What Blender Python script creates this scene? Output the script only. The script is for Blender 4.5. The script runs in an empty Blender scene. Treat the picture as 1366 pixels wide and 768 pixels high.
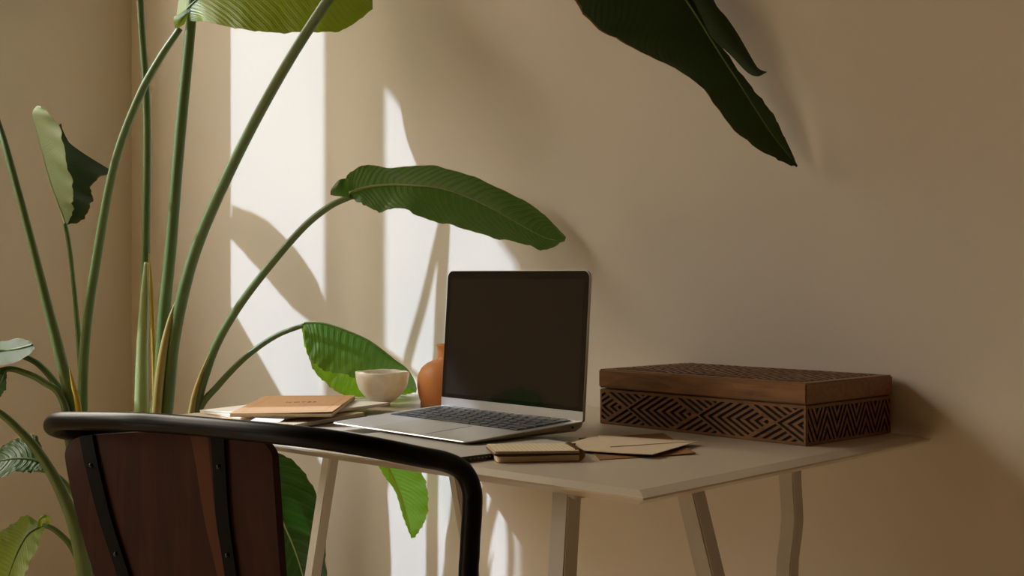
import bpy, bmesh, math, random
from mathutils import Vector, Matrix
random.seed(7)
S = bpy.context.scene
COL = S.collection
F = 1735.0; HZ = 368.0
CAM = Vector((2.862, -1.705, 0.974))
RX = Vector((.7325, .6807, 0)); FW = Vector((-.6807, .7325, 0))

def P(px, py, d):
    return CAM + RX*((px-683)/F*d) + FW*d + Vector((0, 0, -(py-HZ)/F*d))
def PZ(px, py, z):                       # the point seen at a pixel on a level plane
    return P(px, py, (CAM.z-z)*F/(py-HZ))
def CW(X, d, z):                         # camera-aligned ground coordinates
    v = CAM + RX*X + FW*d; return Vector((v.x, v.y, z))

# ------------------------------------------------------------------ materials
def srgb(r, g, b):
    f = lambda c: (c/255/12.92) if c/255 <= .04045 else ((c/255+.055)/1.055)**2.4
    return (f(r), f(g), f(b), 1)
class NT:
    def __init__(s, name):
        s.m = bpy.data.materials.new(name); s.m.use_nodes = True
        s.t = s.m.node_tree; s.n = s.t.nodes; s.b = s.n['Principled BSDF']; s.o = s.n['Material Output']
    def node(s, ty, **k):
        n = s.n.new(ty)
        for a, b in k.items(): setattr(n, a, b)
        return n
    def link(s, a, b): s.t.links.new(a, b)
    def math(s, op, a, b=None):
        n = s.node('ShaderNodeMath', operation=op)
        for i, v in enumerate((a, b)):
            if v is None: continue
            if isinstance(v, (int, float)): n.inputs[i].default_value = v
            else: s.link(v, n.inputs[i])
        return n.outputs[0]
    def mix(s, f, a, b):
        n = s.node('ShaderNodeMix', data_type='RGBA')
        for i, v in ((0, f), (6, a), (7, b)):
            if isinstance(v, (int, float, tuple)): n.inputs[i].default_value = v
            else: s.link(v, n.inputs[i])
        return n.outputs[2]
    def noise(s, scale, detail=4, vec=None, stretch=None, dist=0):
        tc = s.node('ShaderNodeTexCoord'); n = s.node('ShaderNodeTexNoise')
        n.inputs['Scale'].default_value = scale; n.inputs['Detail'].default_value = detail
        n.inputs['Distortion'].default_value = dist
        src = vec or tc.outputs['Object']
        if stretch:
            mp = s.node('ShaderNodeMapping'); mp.inputs['Scale'].default_value = stretch
            if len(stretch) == 4: pass
            s.link(src, mp.inputs[0]); src = mp.outputs[0]
        s.link(src, n.inputs[0]); return n.outputs[0]
    def bump(s, h, st, dist=.001):
        n = s.node('ShaderNodeBump'); n.inputs['Strength'].default_value = st; n.inputs['Distance'].default_value = dist
        s.link(h, n.inputs['Height']); s.link(n.outputs[0], s.b.inputs['Normal'])
    def ramp(s, f, stops):
        n = s.node('ShaderNodeValToRGB'); s.link(f, n.inputs[0]); e = n.color_ramp.elements
        while len(e) < len(stops): e.new(.5)
        for x, (p, c) in zip(e, stops): x.position = p; x.color = c
        return n.outputs[0]
def plain(name, col, rough=.5, metal=0, var=.06, scale=30, bump=0, spec=.5):
    t = NT(name); c2 = tuple(x*(1-var*2.5) for x in col[:3])+(1,)
    n = t.noise(scale)
    t.link(t.mix(n, col, c2), t.b.inputs['Base Color'])
    t.b.inputs['Roughness'].default_value = rough; t.b.inputs['Metallic'].default_value = metal
    t.b.inputs['Specular IOR Level'].default_value = spec
    if bump: t.bump(n, bump)
    return t.m
M = {}
M['wall'] = plain('wall_plaster', (.74, .68, .585, 1), .9, var=.01, scale=60, bump=.05, spec=.15)
M['ceiling'] = plain('ceiling_plaster', srgb(150, 126, 95), .9, spec=.1)
M['wall_left'] = plain('wall_left_brightened', (.84, .765, .65, 1), .9, var=.01, spec=.1)  # lighter copy of the wall colour, standing in for light it lacks
M['wall_far'] = plain('wall_far_dimmed', srgb(130, 104, 74), .9, var=.01, spec=.1)  # unseen walls, colour darkened to throw back less light
M['frame'] = plain('window_paint', srgb(225, 220, 212), .5)
M['table'] = plain('table_paint', srgb(198, 186, 166), .36, var=.02, scale=12)
M['table_leg'] = plain('leg_paint', srgb(196, 192, 182), .45, var=.03, scale=20)
M['black_metal'] = plain('black_metal', (.004, .004, .0045, 1), .33, var=.1, spec=.10)
M['black_plastic'] = plain('black_plastic', (.012, .012, .012, 1), .45)
M['alu'] = plain('aluminium', srgb(185, 182, 178), .38, metal=.8, var=.02, scale=200)
M['key'] = plain('key_plastic', (.012, .0115, .0115, 1), .5, var=.05, spec=.3)
M['paper'] = plain('white_paper', srgb(240, 236, 228), .85, var=.01, spec=.2)
M['cream'] = plain('cream_paper', srgb(224, 205, 170), .85, var=.03, spec=.2)
M['envelope'] = plain('cream_envelope', srgb(214, 194, 166), .85, var=.03, spec=.2)
M['kraft'] = plain('kraft_paper', srgb(206, 164, 122), .85, var=.05, scale=120, spec=.2)
M['kraftdark'] = plain('brown_kraft', srgb(150, 108, 66), .9, var=.06, scale=90, spec=.2)
M['ink'] = plain('dark_ink', srgb(70, 48, 34), .8)
M['emboss'] = plain('embossed_line', srgb(176, 136, 98), .85)
M['wire'] = plain('dark_brass_wire', srgb(170, 140, 92), .35, metal=.8)
M['whitewire'] = plain('white_wire', srgb(225, 222, 216), .4)
M['darkcard'] = plain('dark_card', srgb(60, 42, 32), .8)
M['slab'] = plain('grey_cover', srgb(190, 184, 174), .45, var=.02)
M['soil'] = plain('soil', srgb(50, 36, 26), 1, var=.2, scale=80, bump=.6)
M['pot'] = plain('glazed_pot', srgb(190, 175, 155), .5)
M['groove'] = plain('groove_stain', srgb(26, 16, 10), .8, var=.15, scale=200)
M['edge_brown'] = plain('dried_edge', srgb(120, 75, 35), .8)
M['grille'] = plain('perforated_metal', (.12, .118, .115, 1), .5, metal=.5, var=.3, scale=900)
M['strap'] = plain('black_strap', (.004, .004, .004, 1), .6, var=.1, spec=.06)
M['rivet'] = plain('rivet_metal', (.03, .03, .03, 1), .3, metal=.6)

def wood(name, c1, c2, c3, axis, scale=6, rough=.5, ring=22, rot=(0, 0, 0), spec=.4, strip=False):
    t = NT(name); tc = t.node('ShaderNodeTexCoord'); mp = t.node('ShaderNodeMapping')
    t.link(tc.outputs['Object'], mp.inputs[0]); mp.inputs['Rotation'].default_value = rot
    st = [1, 1, 1]; st[axis] = .12; mp.inputs['Scale'].default_value = st
    n1 = t.node('ShaderNodeTexNoise'); n1.inputs['Scale'].default_value = scale; n1.inputs['Detail'].default_value = 3
    n1.inputs['Distortion'].default_value = .6
    n2 = t.node('ShaderNodeTexNoise'); n2.inputs['Scale'].default_value = scale*ring; n2.inputs['Detail'].default_value = 6
    t.link(mp.outputs[0], n1.inputs[0]); t.link(mp.outputs[0], n2.inputs[0])
    w = t.math('FRACT', t.math('MULTIPLY', n1.outputs[0], 7.0))
    c = t.mix(t.math('MULTIPLY', w, .55), c1, c2)
    c = t.mix(t.math('MULTIPLY', t.math('POWER', n2.outputs[0], 2.0), 1.1), c, c3)
    if strip:                            # a paler plank runs down the panel
        uv = t.node('ShaderNodeUVMap'); sp = t.node('ShaderNodeSeparateXYZ'); t.link(uv.outputs[0], sp.inputs[0])
        a = t.math('GREATER_THAN', sp.outputs[0], t.math('ADD', .60, t.math('MULTIPLY', sp.outputs[1], .10)))
        b = t.math('LESS_THAN', sp.outputs[0], t.math('ADD', .685, t.math('MULTIPLY', sp.outputs[1], .03)))
        c = t.mix(t.math('MULTIPLY', a, b), c, t.mix(.30, c, srgb(120, 78, 48)))
    t.link(c, t.b.inputs['Base Color']); t.b.inputs['Roughness'].default_value = rough
    t.b.inputs['Specular IOR Level'].default_value = spec
    t.bump(n2.outputs[0], .25)
    return t.m
M['walnut'] = wood('dark_walnut', srgb(62, 31, 19), srgb(46, 23, 14), srgb(22, 11, 7), 2, 5, .6, 18, spec=.1, strip=True)
M['walnut_light'] = wood('light_walnut', srgb(128, 80, 50), srgb(104, 62, 38), srgb(60, 34, 20), 2, 6, .5)
M['boxwood'] = wood('carved_box_wood', srgb(166, 116, 66), srgb(136, 92, 50), srgb(70, 43, 22), 0, 14, .45, 10)
M['boxtop'] = wood('carved_box_relief', srgb(158, 110, 62), srgb(128, 86, 46), srgb(68, 42, 23), 0, 18, .5, 12)

def floor_mat():
    t = NT('oak_floor'); tc = t.node('ShaderNodeTexCoord'); b = t.node('ShaderNodeTexBrick')
    b.inputs['Scale'].default_value = 1; b.inputs['Brick Width'].default_value = 1.4; b.inputs['Row Height'].default_value = .14
    b.inputs['Mortar Size'].default_value = .002
    b.inputs['Color1'].default_value = srgb(236, 206, 164); b.inputs['Color2'].default_value = srgb(228, 196, 152); b.inputs['Mortar'].default_value = srgb(70, 45, 28)
    t.link(tc.outputs['Object'], b.inputs[0])
    n = t.noise(8, 6, stretch=(.2, 3, 1))
    t.link(t.mix(t.math('MULTIPLY', n, .5), b.outputs[0], srgb(206, 172, 128)), t.b.inputs['Base Color'])
    t.b.inputs['Roughness'].default_value = .6
    return t.m
M['floor'] = floor_mat()

def leaf_mat(name, base, vein, trans, tw=.45, rough=.38, veins=34, bumpst=.5, edge=True):
    """leaf blade: u runs along the midrib, v 0..1 across; pale slanting side veins"""
    t = NT(name); uv = t.node('ShaderNodeUVMap'); sp = t.node('ShaderNodeSeparateXYZ'); t.link(uv.outputs[0], sp.inputs[0])
    u, v = sp.outputs[0], sp.outputs[1]
    av = t.math('ABSOLUTE', t.math('SUBTRACT', v, .5))
    nz = t.noise(14, 3)
    ph = t.math('ADD', t.math('SUBTRACT', u, t.math('MULTIPLY', t.math('POWER', av, 1.4), .45)), t.math('MULTIPLY', nz, .03))
    w = t.math('SINE', t.math('MULTIPLY', ph, veins*6.283))
    w2 = t.math('SINE', t.math('MULTIPLY', ph, veins*2.7*6.283))
    vf = t.math('MAXIMUM', t.math('SUBTRACT', w, .55), 0.0)
    big = t.noise(9, 4)
    col = t.mix(t.math('MULTIPLY', vf, .9), base, vein)
    dark = tuple(x*.62 for x in base[:3])+(1,)
    col = t.mix(t.math('MULTIPLY', big, .6), col, dark)
    mid = t.math('LESS_THAN', av, .012)
    col = t.mix(mid, col, vein)
    if edge:
        e = t.math('MULTIPLY', t.math('GREATER_THAN', t.math('ADD', av, t.math('MULTIPLY', t.noise(60, 2), .03)), .506), .8)
        col = t.mix(e, col, srgb(150, 105, 50))
    t.link(col, t.b.inputs['Base Color']); t.b.inputs['Roughness'].default_value = rough
    t.b.inputs['Specular IOR Level'].default_value = .45
    h = t.math('ADD', t.math('MULTIPLY', w, 1.0), t.math('MULTIPLY', w2, .35))
    t.bump(h, bumpst, .0012)
    tr = t.node('ShaderNodeBsdfTranslucent')
    t.link(t.mix(t.math('MULTIPLY', big, .5), trans, tuple(x*.5 for x in trans[:3])+(1,)), tr.inputs[0])
    mx = t.node('ShaderNodeMixShader'); mx.inputs[0].default_value = tw
    t.link(t.b.outputs[0], mx.inputs[1]); t.link(tr.outputs[0], mx.inputs[2]); t.link(mx.outputs[0], t.o.inputs[0])
    return t.m
M['leaf'] = leaf_mat('leaf_green', srgb(86, 112, 58), srgb(128, 148, 96), srgb(110, 170, 40), .22, bumpst=.3)
M['leaf_dark'] = leaf_mat('leaf_dark_green', srgb(44, 64, 28), srgb(54, 76, 36), srgb(50, 80, 24), .12, rough=.6, veins=60, bumpst=.10)
M['leaf_neon'] = leaf_mat('leaf_backlit_green', srgb(106, 138, 66), srgb(158, 182, 118), srgb(150, 215, 20), .5, veins=26, bumpst=.35)  # backlit glow and pale sheen put into these brighter greens
M['leaf_yellow'] = leaf_mat('leaf_lit_yellow_green', srgb(118, 142, 44), srgb(136, 156, 62), srgb(170, 195, 50), .45, veins=30, bumpst=.3)  # yellow of sun and backlight on the leaf put into the colour
M['leaf_pale'] = leaf_mat('leaf_pale_lit', srgb(150, 168, 124), srgb(160, 177, 136), srgb(120, 150, 70), .22, veins=60, bumpst=.06, rough=.5)  # paleness of the softly lit half put into the base colour
M['leaf_lush'] = leaf_mat('leaf_deep_green', srgb(52, 88, 36), srgb(96, 130, 70), srgb(60, 130, 30), .2, veins=15)

def stalk_mat(name, a, b, zs=3):
    t = NT(name); n = t.noise(zs, 4); n2 = t.noise(220, 2, stretch=(1, 1, .05))
    c = t.mix(n, a, b); c = t.mix(t.math('MULTIPLY', n2, .3), c, tuple(x*.6 for x in a[:3])+(1,))
    t.link(c, t.b.inputs['Base Color']); t.b.inputs['Roughness'].default_value = .42
    t.b.inputs['Subsurface Weight'].default_value = .0
    return t.m
M['stalk'] = stalk_mat('stalk_green', srgb(96, 122, 64), srgb(80, 104, 52))
M['stalk_pale'] = stalk_mat('stalk_pale_green', srgb(176, 190, 136), srgb(150, 170, 104))
M['sheath'] = stalk_mat('dry_sheath', srgb(180, 150, 84), srgb(132, 128, 60), 9)
M['sheath_yellow'] = stalk_mat('yellow_sheath', srgb(196, 172, 50), srgb(168, 130, 44), 9)

# ------------------------------------------------------------------ object helpers
def link(name, bm, mat, parent=None, smooth=False, origin=None, angle=None):
    me = bpy.data.meshes.new(name)
    org = parent_origin(parent) if parent else (origin or Vector((0, 0, 0)))
    if org.length: bmesh.ops.translate(bm, verts=bm.verts, vec=-org)
    bmesh.ops.recalc_face_normals(bm, faces=bm.faces)
    bm.to_mesh(me); bm.free()
    mats = mat if isinstance(mat, (list, tuple)) else [mat]
    for m in mats: me.materials.append(M[m] if isinstance(m, str) else m)
    o = bpy.data.objects.new(name, me); COL.objects.link(o)
    if parent: o.parent = parent
    else: o.location = org
    if smooth or angle:
        me.shade_smooth()
        if angle: me.set_sharp_from_angle(angle=math.radians(angle))
    return o
def parent_origin(p):
    v = Vector((0, 0, 0))
    while p: v += p.location; p = p.parent
    return v
def tag(o, label=None, cat=None, group=None, kind=None):
    for k, v in (('label', label), ('category', cat), ('group', group), ('kind', kind)):
        if v: o[k] = v
    return o
def thing(name, label, cat, loc, group=None):
    o = bpy.data.objects.new(name, None); COL.objects.link(o); o.location = loc
    o.empty_display_size = .05
    return tag(o, label, cat, group)
def box(bm, c, s, rot=None, mi=0):
    v = bmesh.ops.create_cube(bm, size=1)['verts']
    m = Matrix.Diagonal((s[0], s[1], s[2], 1))
    m = Matrix.Translation(c) @ ((rot.to_4x4()) if rot else Matrix()) @ m
    bmesh.ops.transform(bm, matrix=m, verts=v)
    if mi:
        for x in v:
            for f in x.link_faces: f.material_index = mi
    return v
def prism(bm, pts, vec):
    a = [bm.verts.new(p) for p in pts]; b = [bm.verts.new(p+vec) for p in pts]
    n = len(pts); bm.faces.new(a); bm.faces.new(b[::-1])
    for i in range(n): bm.faces.new((a[i], b[i], b[(i+1) % n], a[(i+1) % n]))
    return a+b
def bev(bm, w, seg=2, sel=None):
    bmesh.ops.bevel(bm, geom=[e for e in bm.edges if not sel or sel(e)], offset=w, segments=seg, affect='EDGES', clamp_overlap=True)
def cat(pts, n):
    """Catmull-Rom through rows of equal length (Vector or tuple), n samples"""
    P_ = [Vector(p) for p in pts]; k = len(P_)-1; out = []
    for i in range(n):
        t = i/(n-1)*k; j = min(int(t), k-1); f = t-j
        p0 = P_[j-1] if j else P_[0]*2-P_[1]; p1 = P_[j]; p2 = P_[j+1]; p3 = P_[j+2] if j+2 <= k else P_[k]*2-P_[k-1]
        out.append(.5*((2*p1)+(p2-p0)*f+(2*p0-5*p1+4*p2-p3)*f*f+(3*p1-p0-3*p2+p3)*f**3))
    return out
def tube(bm, pts, rad, seg=14, n=None, flat=1.0, caps=True):
    n = n or len(pts)*8
    C = cat(pts, n); R = [x[0] for x in cat([(r, 0, 0) for r in rad], n)] if isinstance(rad, (list, tuple)) else [rad]*n
    up = None; rings = []
    for i, c in enumerate(C):
        t = (C[min(i+1, n-1)]-C[max(i-1, 0)]).normalized()
        if up is None:
            up = Vector((0, 0, 1)) if abs(t.z) < .9 else Vector((1, 0, 0))
        up = (up - t*up.dot(t)).normalized(); s = t.cross(up)
        rings.append([bm.verts.new(c+(s*math.cos(a)*flat+up*math.sin(a))*max(R[i], .0002)) for a in (2*math.pi*k/seg for k in range(seg))])
    for a, b in zip(rings, rings[1:]):
        for k in range(seg): bm.faces.new((a[k], a[(k+1) % seg], b[(k+1) % seg], b[k]))
    if caps: bm.faces.new(rings[0][::-1]); bm.faces.new(rings[-1])
def lathe(bm, c, prof, seg=64):
    rings = []
    for r, z in prof:
        if r < 1e-5: rings.append([bm.verts.new(c+Vector((0, 0, z)))])
        else: rings.append([bm.verts.new(c+Vector((r*math.cos(2*math.pi*k/seg), r*math.sin(2*math.pi*k/seg), z))) for k in range(seg)])
    for a, b in zip(rings, rings[1:]):
        if len(a) == 1 and len(b) == 1: continue
        for k in range(seg):
            q = [a[k % len(a)], a[(k+1) % seg % len(a)] if len(a) > 1 else None, b[(k+1) % seg] if len(b) > 1 else b[0], b[k] if len(b) > 1 else None]
            q = [x for x in q if x]
            if len(set(q)) >= 3: bm.faces.new(list(dict.fromkeys(q)))

# ------------------------------------------------------------------ the room
RXM, RYM, RH, T = 6.5, -6.0, 2.9, .09
def struct(name, bm, mat): return tag(link(name, bm, mat), kind='structure')
bm = bmesh.new(); box(bm, (RXM/2, RYM/2, -.05), (RXM+.3, -RYM+.3, .1)); struct('floor', bm, 'floor')
bm = bmesh.new(); box(bm, (RXM/2, RYM/2, RH+.05), (RXM+.3, -RYM+.3, .1)); struct('ceiling', bm, 'ceiling')
bm = bmesh.new(); box(bm, (RXM/2, .05, RH/2), (RXM+.2, .1, RH)); struct('wall_back', bm, 'wall')
bm = bmesh.new(); box(bm, (RXM+.05, RYM/2, RH/2), (.1, -RYM, RH)); struct('wall_right', bm, 'wall_far')
bm = bmesh.new(); box(bm, (RXM/2, RYM-.05, RH/2), (RXM+.2, .1, RH)); struct('wall_front', bm, 'wall_far')
# left wall with openings
K = 1.0; Z0 = 1.324; Z1 = 2.306+T
panes = [(.418*K, (.772+T)*K), (.9375*K, (1.315+T)*K), (1.745*K, (2.32+T)*K), (2.75, 4.7)]; SILL = [Z0, Z0, Z0, .12]; HEAD = [Z1, Z1, Z1, 1.60]; ZL = Z0; ZH = Z1  # last opening is added, unseen and low, to bounce sun off the floor
bm = bmesh.new()
def wseg(y0, y1, z0, z1): box(bm, (-T/2, -(y0+y1)/2, (z0+z1)/2), (T, y1-y0, z1-z0))
wseg(0, -RYM, 0, .12); wseg(0, panes[3][0], .12, Z0); wseg(panes[3][1], -RYM, .12, Z0); wseg(0, -RYM, Z1, RH)
last = 0
for (a, b), z in zip(panes, SILL):
    wseg(last, a, Z0, Z1); last = b
wseg(panes[3][0], panes[3][1], HEAD[3], Z1)
wseg(last, -RYM, Z0, Z1)
struct('wall_left', bm, 'wall_left')
for i, (a, b) in enumerate(panes):
    Z0 = SILL[i]; Z1 = HEAD[i]
    bm = bmesh.new()                     # outer casing round each opening, outside the wall line
    for y, z, sy, sz in (((a+b)/2, Z0-.02, b-a+.08, .04), ((a+b)/2, Z1+.02, b-a+.08, .04), (a-.02, (Z0+Z1)/2, .04, Z1-Z0), (b+.02, (Z0+Z1)/2, .04, Z1-Z0)):
        box(bm, (-T-.012, -y, z), (.024, sy, sz))
    struct('window_%d' % (i+1), bm, 'frame')  # the last casing belongs to the added opening
# ------------------------------------------------------------------ table
HT = .754
ex = Vector((1, 0, 0)); ey = Vector((0, 1, 0))
TX0, TX1, TY0, TY1 = 1.047, 2.067, -.655, -.006
t = thing('desk', 'pale beige trestle desk with slanted legs and a thin top against the back wall', 'desk', Vector(((TX0+TX1)/2, (TY0+TY1)/2, 0)))
bm = bmesh.new()
def ring(x0, x1, y0, y1, z): return [bm.verts.new((x, y, z)) for x, y in ((x0, y0), (x1, y0), (x1, y1), (x0, y1))]
b_ = .020
R0 = ring(TX0+b_, TX1-b_, TY0+b_, TY1-.002, HT); R1 = ring(TX0, TX1, TY0, TY1, .750); R2 = ring(TX0+.001, TX1-.001, TY0+.001, TY1, .7475); R3 = ring(TX0+.03, TX1-.03, TY0+.03, TY1-.01, .736)
bm.faces.new(R0); bm.faces.new(R3[::-1])
for A, B in ((R0, R1), (R1, R2), (R2, R3)):
    for k in range(4): bm.faces.new((A[k], B[k], B[(k+1) % 4], A[(k+1) % 4]))
link('tabletop', bm, 'table', t)
def leg(pts, w=.027, d=.027):
    bm = bmesh.new(); rings = []
    for p in pts:
        p = Vector(p); rings.append([bm.verts.new(p+Vector((sx*w/2, sy*d/2, 0))) for sx, sy in ((-1, -1), (1, -1), (1, 1), (-1, 1))])
    for a, b in zip(rings, rings[1:]):
        for k in range(4): bm.faces.new((a[k], a[(k+1) % 4], b[(k+1) % 4], b[k]))
    bm.faces.new(rings[0]); bm.faces.new(rings[-1][::-1]); bev(bm, .0015, 2)
    return link('leg', bm, 'table_leg', t, angle=40)
def py(px, y, z=None):                   # where the sight line at column px crosses depth y
    r = (px-683)/F; dx = -.6807+.7325*r; dy = .7325+.6807*r; d = (y-CAM.y)/dy
    return CAM.x+dx*d, d
def legpts(p0, y0, p1, y1, zt=.737, px_y=(655, 768)):
    """leg from the table's underside to the floor through two sighted points"""
    x0, d0 = py(p0[0], y0); z0 = CAM.z-(p0[1]-HZ)/F*d0
    x1, d1 = py(p1[0], y1); z1 = CAM.z-(p1[1]-HZ)/F*d1
    A = Vector((x0, y0, z0)); D = Vector((x1, y1, z1))-A
    return [A+D*((zt-A.z)/D.z), A+D*((0-A.z)/D.z)]
leg(legpts((756, 660), -.60, (750, 768), -.605), w=.024, d=.024)
leg(legpts((921, 655), -.50, (948, 768), -.50), w=.024, d=.024)
q = legpts((1054, 627), -.20, (1051, 768), -.20)
x, d = py(1054, -.2)
zz = lambda v: CAM.z-(v-HZ)/F*d
xx = lambda c: py(c, -.2)[0]
leg([(xx(1054), -.2, .737)]+[(xx(a), -.2, zz(b)) for a, b in ((1054, 640), (1056, 670), (1057, 692), (1055, 715), (1051, 745), (1050, 768))]+[(xx(1046), -.2, 0)], w=.022, d=.022)
leg(legpts((441, 612), -.36, (417, 768), -.36), w=.020, d=.020)
leg(legpts((608, 640), -.33, (626, 740), -.33), w=.015, d=.015)
# trestle beams under the top
bm = bmesh.new()
box(bm, (1.925, -.38, .7325), (.030, .46, .009)); bev(bm, .002); link('trestle_beam', bm, 'table_leg', t)
bm = bmesh.new()
box(bm, (1.225, -.33, .7325), (.14, .40, .009)); bev(bm, .002); link('trestle_beam', bm, 'table_leg', t)

# ------------------------------------------------------------------ laptop on a thin grey book
la = math.radians(42.3)
le = RX*(-math.sin(la))+FW*math.cos(la); lv = RX*math.cos(la)+FW*math.sin(la)   # width to the left, depth away
Lc = CAM+RX*(-.0552)+FW*1.6296; ZB = HT+.0075
def L(u, v, z): p = Lc+le*u+lv*v; return Vector((p.x, p.y, ZB+z))       # u 0..304 from the right, v 0..212 from the front
# book
bt = thing('book', 'thin grey book with a black spine lying under the open laptop', 'book', L(.15, .06, -.0075))
bp = PZ(615, 609, ZB); u0 = (bp-Lc).dot(le); v0 = (bp-Lc).dot(lv)
def slab(bm, u0, u1, v0, v1, z0, z1, f=L):
    vs = [f(u, v, z) for z in (z0, z1) for u, v in ((u0, v0), (u1, v0), (u1, v1), (u0, v1))]
    q = [bm.verts.new(p) for p in vs]
    for ix in ((3, 2, 1, 0), (4, 5, 6, 7), (0, 1, 5, 4), (1, 2, 6, 5), (2, 3, 7, 6), (3, 0, 4, 7)): bm.faces.new([q[i] for i in ix])
    return q
bm = bmesh.new(); slab(bm, u0, u0+.26, v0, v0+.19, -.0017, -.0003); link('cover', bm, 'slab', bt)
bm = bmesh.new(); slab(bm, u0, u0+.26, v0, v0+.19, -.0072, -.0062); link('cover', bm, 'slab', bt)
bm = bmesh.new(); slab(bm, u0+.003, u0+.257, v0+.003, v0+.187, -.0062, -.0017); link('pages', bm, 'paper', bt)
bm = bmesh.new(); slab(bm, u0-.0006, u0+.0025, v0, v0+.19, -.0073, -.0004); sp = link('spine', bm, 'black_plastic', bt)
bm = bmesh.new()
for k in range(9):
    a = v0+.012+k*.0062+random.uniform(0, .001); slab(bm, u0-.0008, u0-.0006, a+.001, a+.001+random.uniform(.001, .0035), -.0043, -.0032)
link('spine_lettering', bm, 'slab', sp)
# laptop
lt = thing('laptop', 'open silver laptop with a dark blank screen on the desk', 'laptop', L(.152, .106, 0))
bm = bmesh.new()
W, D = .304, .212
def rrect(r, n=6, x0=0, x1=W, y0=0, y1=D, inset=0):
    pts = []
    for cx, cy, a0 in ((x1-r, y1-r, 0), (x0+r, y1-r, 90), (x0+r, y0+r, 180), (x1-r, y0+r, 270)):
        for k in range(n+1):
            a = math.radians(a0+90*k/n); pts.append((cx+(r-inset)*math.cos(a), cy+(r-inset)*math.sin(a)))
    return pts
def hz(v): return .0045+(.0150-.0045)*min(1, v/.20)         # wedge: thin at the front
loops = []
for ins, f in ((.010, lambda v: .0008), (.002, lambda v: hz(v)*.45), (0, lambda v: hz(v)-.0012), (.0008, lambda v: hz(v)-.0002), (.0016, lambda v: hz(v))):
    loops.append([bm.verts.new(L(u, v, f(v))) for u, v in rrect(.012, inset=ins)])
for a, b in zip(loops, loops[1:]):
    for k in range(len(a)): bm.faces.new((a[k], a[(k+1) % len(a)], b[(k+1) % len(a)], b[k]))
bm.faces.new(loops[0]); bm.faces.new(loops[-1])
base = link('base', bm, 'alu', lt, angle=35)
def deck(u0, u1, v0, v1, z0, z1, bm): return slab(bm, u0, u1, v0, v1, 0, 0, lambda u, v, z, k=[0]: L(u, v, hz(v)))
def plate(bm, u0, u1, v0, v1, z0, z1):
    q = [bm.verts.new(L(u, v, hz(v)+z)) for z in (z0, z1) for u, v in ((u0, v0), (u1, v0), (u1, v1), (u0, v1))]
    for ix in ((3, 2, 1, 0), (4, 5, 6, 7), (0, 1, 5, 4), (1, 2, 6, 5), (2, 3, 7, 6), (3, 0, 4, 7)): bm.faces.new([q[i] for i in ix])
bm = bmesh.new(); plate(bm, .0985, .2055, .012, .089, .00002, .00022)
link('trackpad', bm, 'alu', lt)
bm = bmesh.new(); plate(bm, .097, .0985, .010, .0905, -.0001, .0001); plate(bm, .2055, .207, .010, .0905, -.0001, .0001); plate(bm, .097, .207, .089, .0905, -.0001, .0001)
link('trackpad_gap', bm, 'black_plastic', lt)
bm = bmesh.new(); plate(bm, .014, .290, .097, .199, -.0002, .0002); kb = link('keyboard', bm, 'black_plastic', lt)
rows = [[1.5]+[1]*12+[1.0], [1]*13+[1.5], [1.5]+[1]*13, [1.8]+[1]*11+[1.7], [2.3]+[1]*10+[2.2], [1, 1, 1, 1.25, 5, 1.25, 1, 1, 1, 1]]
rh = (.199-.097)/6
for r, row in enumerate(rows):
    tot = sum(row); u = .290-.0012; sc = (.276-.0024)/tot
    for w in row:
        v1 = .199-r*rh-.0014; v0_ = v1-rh+.0032
        bm = bmesh.new(); plate(bm, u-w*sc+.0012, u-.0012, v0_, v1, .0003, .0013)
        bev(bm, .0005, 1); link('key', bm, 'key', kb)
        u -= w*sc
bm = bmesh.new()
plate(bm, .0095, .0125, .10, .196, 0, .0001); link('speaker_grille', bm, 'grille', lt)
bm = bmesh.new(); plate(bm, .2915, .2945, .10, .196, 0, .0001); link('speaker_grille', bm, 'grille', lt)
bm = bmesh.new(); c = L(-.0003, .185, .0085); bmesh.ops.create_uvsphere(bm, u_segments=12, v_segments=8, radius=.0018, matrix=Matrix.Translation(c)); link('audio_port', bm, 'black_plastic', lt)
# lid
tilt = math.radians(4.0)
def LL(u, h, t_):                        # u along width, h up the lid, t_ thickness towards the back
    v = .204+h*math.sin(tilt)+t_*math.cos(tilt); z = .0135+h*math.cos(tilt)-t_*math.sin(tilt); return L(u, v, z)
LH = .2075
def lidprism(bm, u0, u1, h0, h1, t0, t1, r=.010, rb=.004, n=6):
    pts = []
    for cx, cy, a0, rr in ((u1, h1, 0, r), (u0, h1, 90, r), (u0, h0, 180, rb), (u1, h0, 270, rb)):
        sx = -1 if a0 in (0, 270) else 1; sy = -1 if a0 in (0, 90) else 1
        for k in range(n+1):
            a = math.radians(a0+90*k/n); pts.append((cx+sx*rr+rr*math.cos(a), cy+sy*rr+rr*math.sin(a)))
    A = [bm.verts.new(LL(u, h, t0)) for u, h in pts]; B = [bm.verts.new(LL(u, h, t1)) for u, h in pts]
    bm.faces.new(A); bm.faces.new(B[::-1])
    for k in range(len(A)): bm.faces.new((A[k], B[k], B[(k+1) % len(A)], A[(k+1) % len(A)]))
bm = bmesh.new(); lidprism(bm, 0, W, 0, LH, .0003, .0048, r=.011); bev(bm, .0006, 2, lambda e: e.calc_face_angle(0) > .8); lid = link('lid', bm, 'alu', lt, angle=35)
bm = bmesh.new(); lidprism(bm, .0007, W-.0007, .0145, LH-.0007, -.0002, .0003, r=.0105, rb=.001); link('screen_bezel', bm, 'bezel' if 'bezel' in M else 'black_plastic', lid)
t_ = NT('screen_glass'); t_.b.inputs['Base Color'].default_value = (.015, .0115, .010, 1); t_.b.inputs['Roughness'].default_value = .06; t_.b.inputs['Specular IOR Level'].default_value = .5
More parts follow.
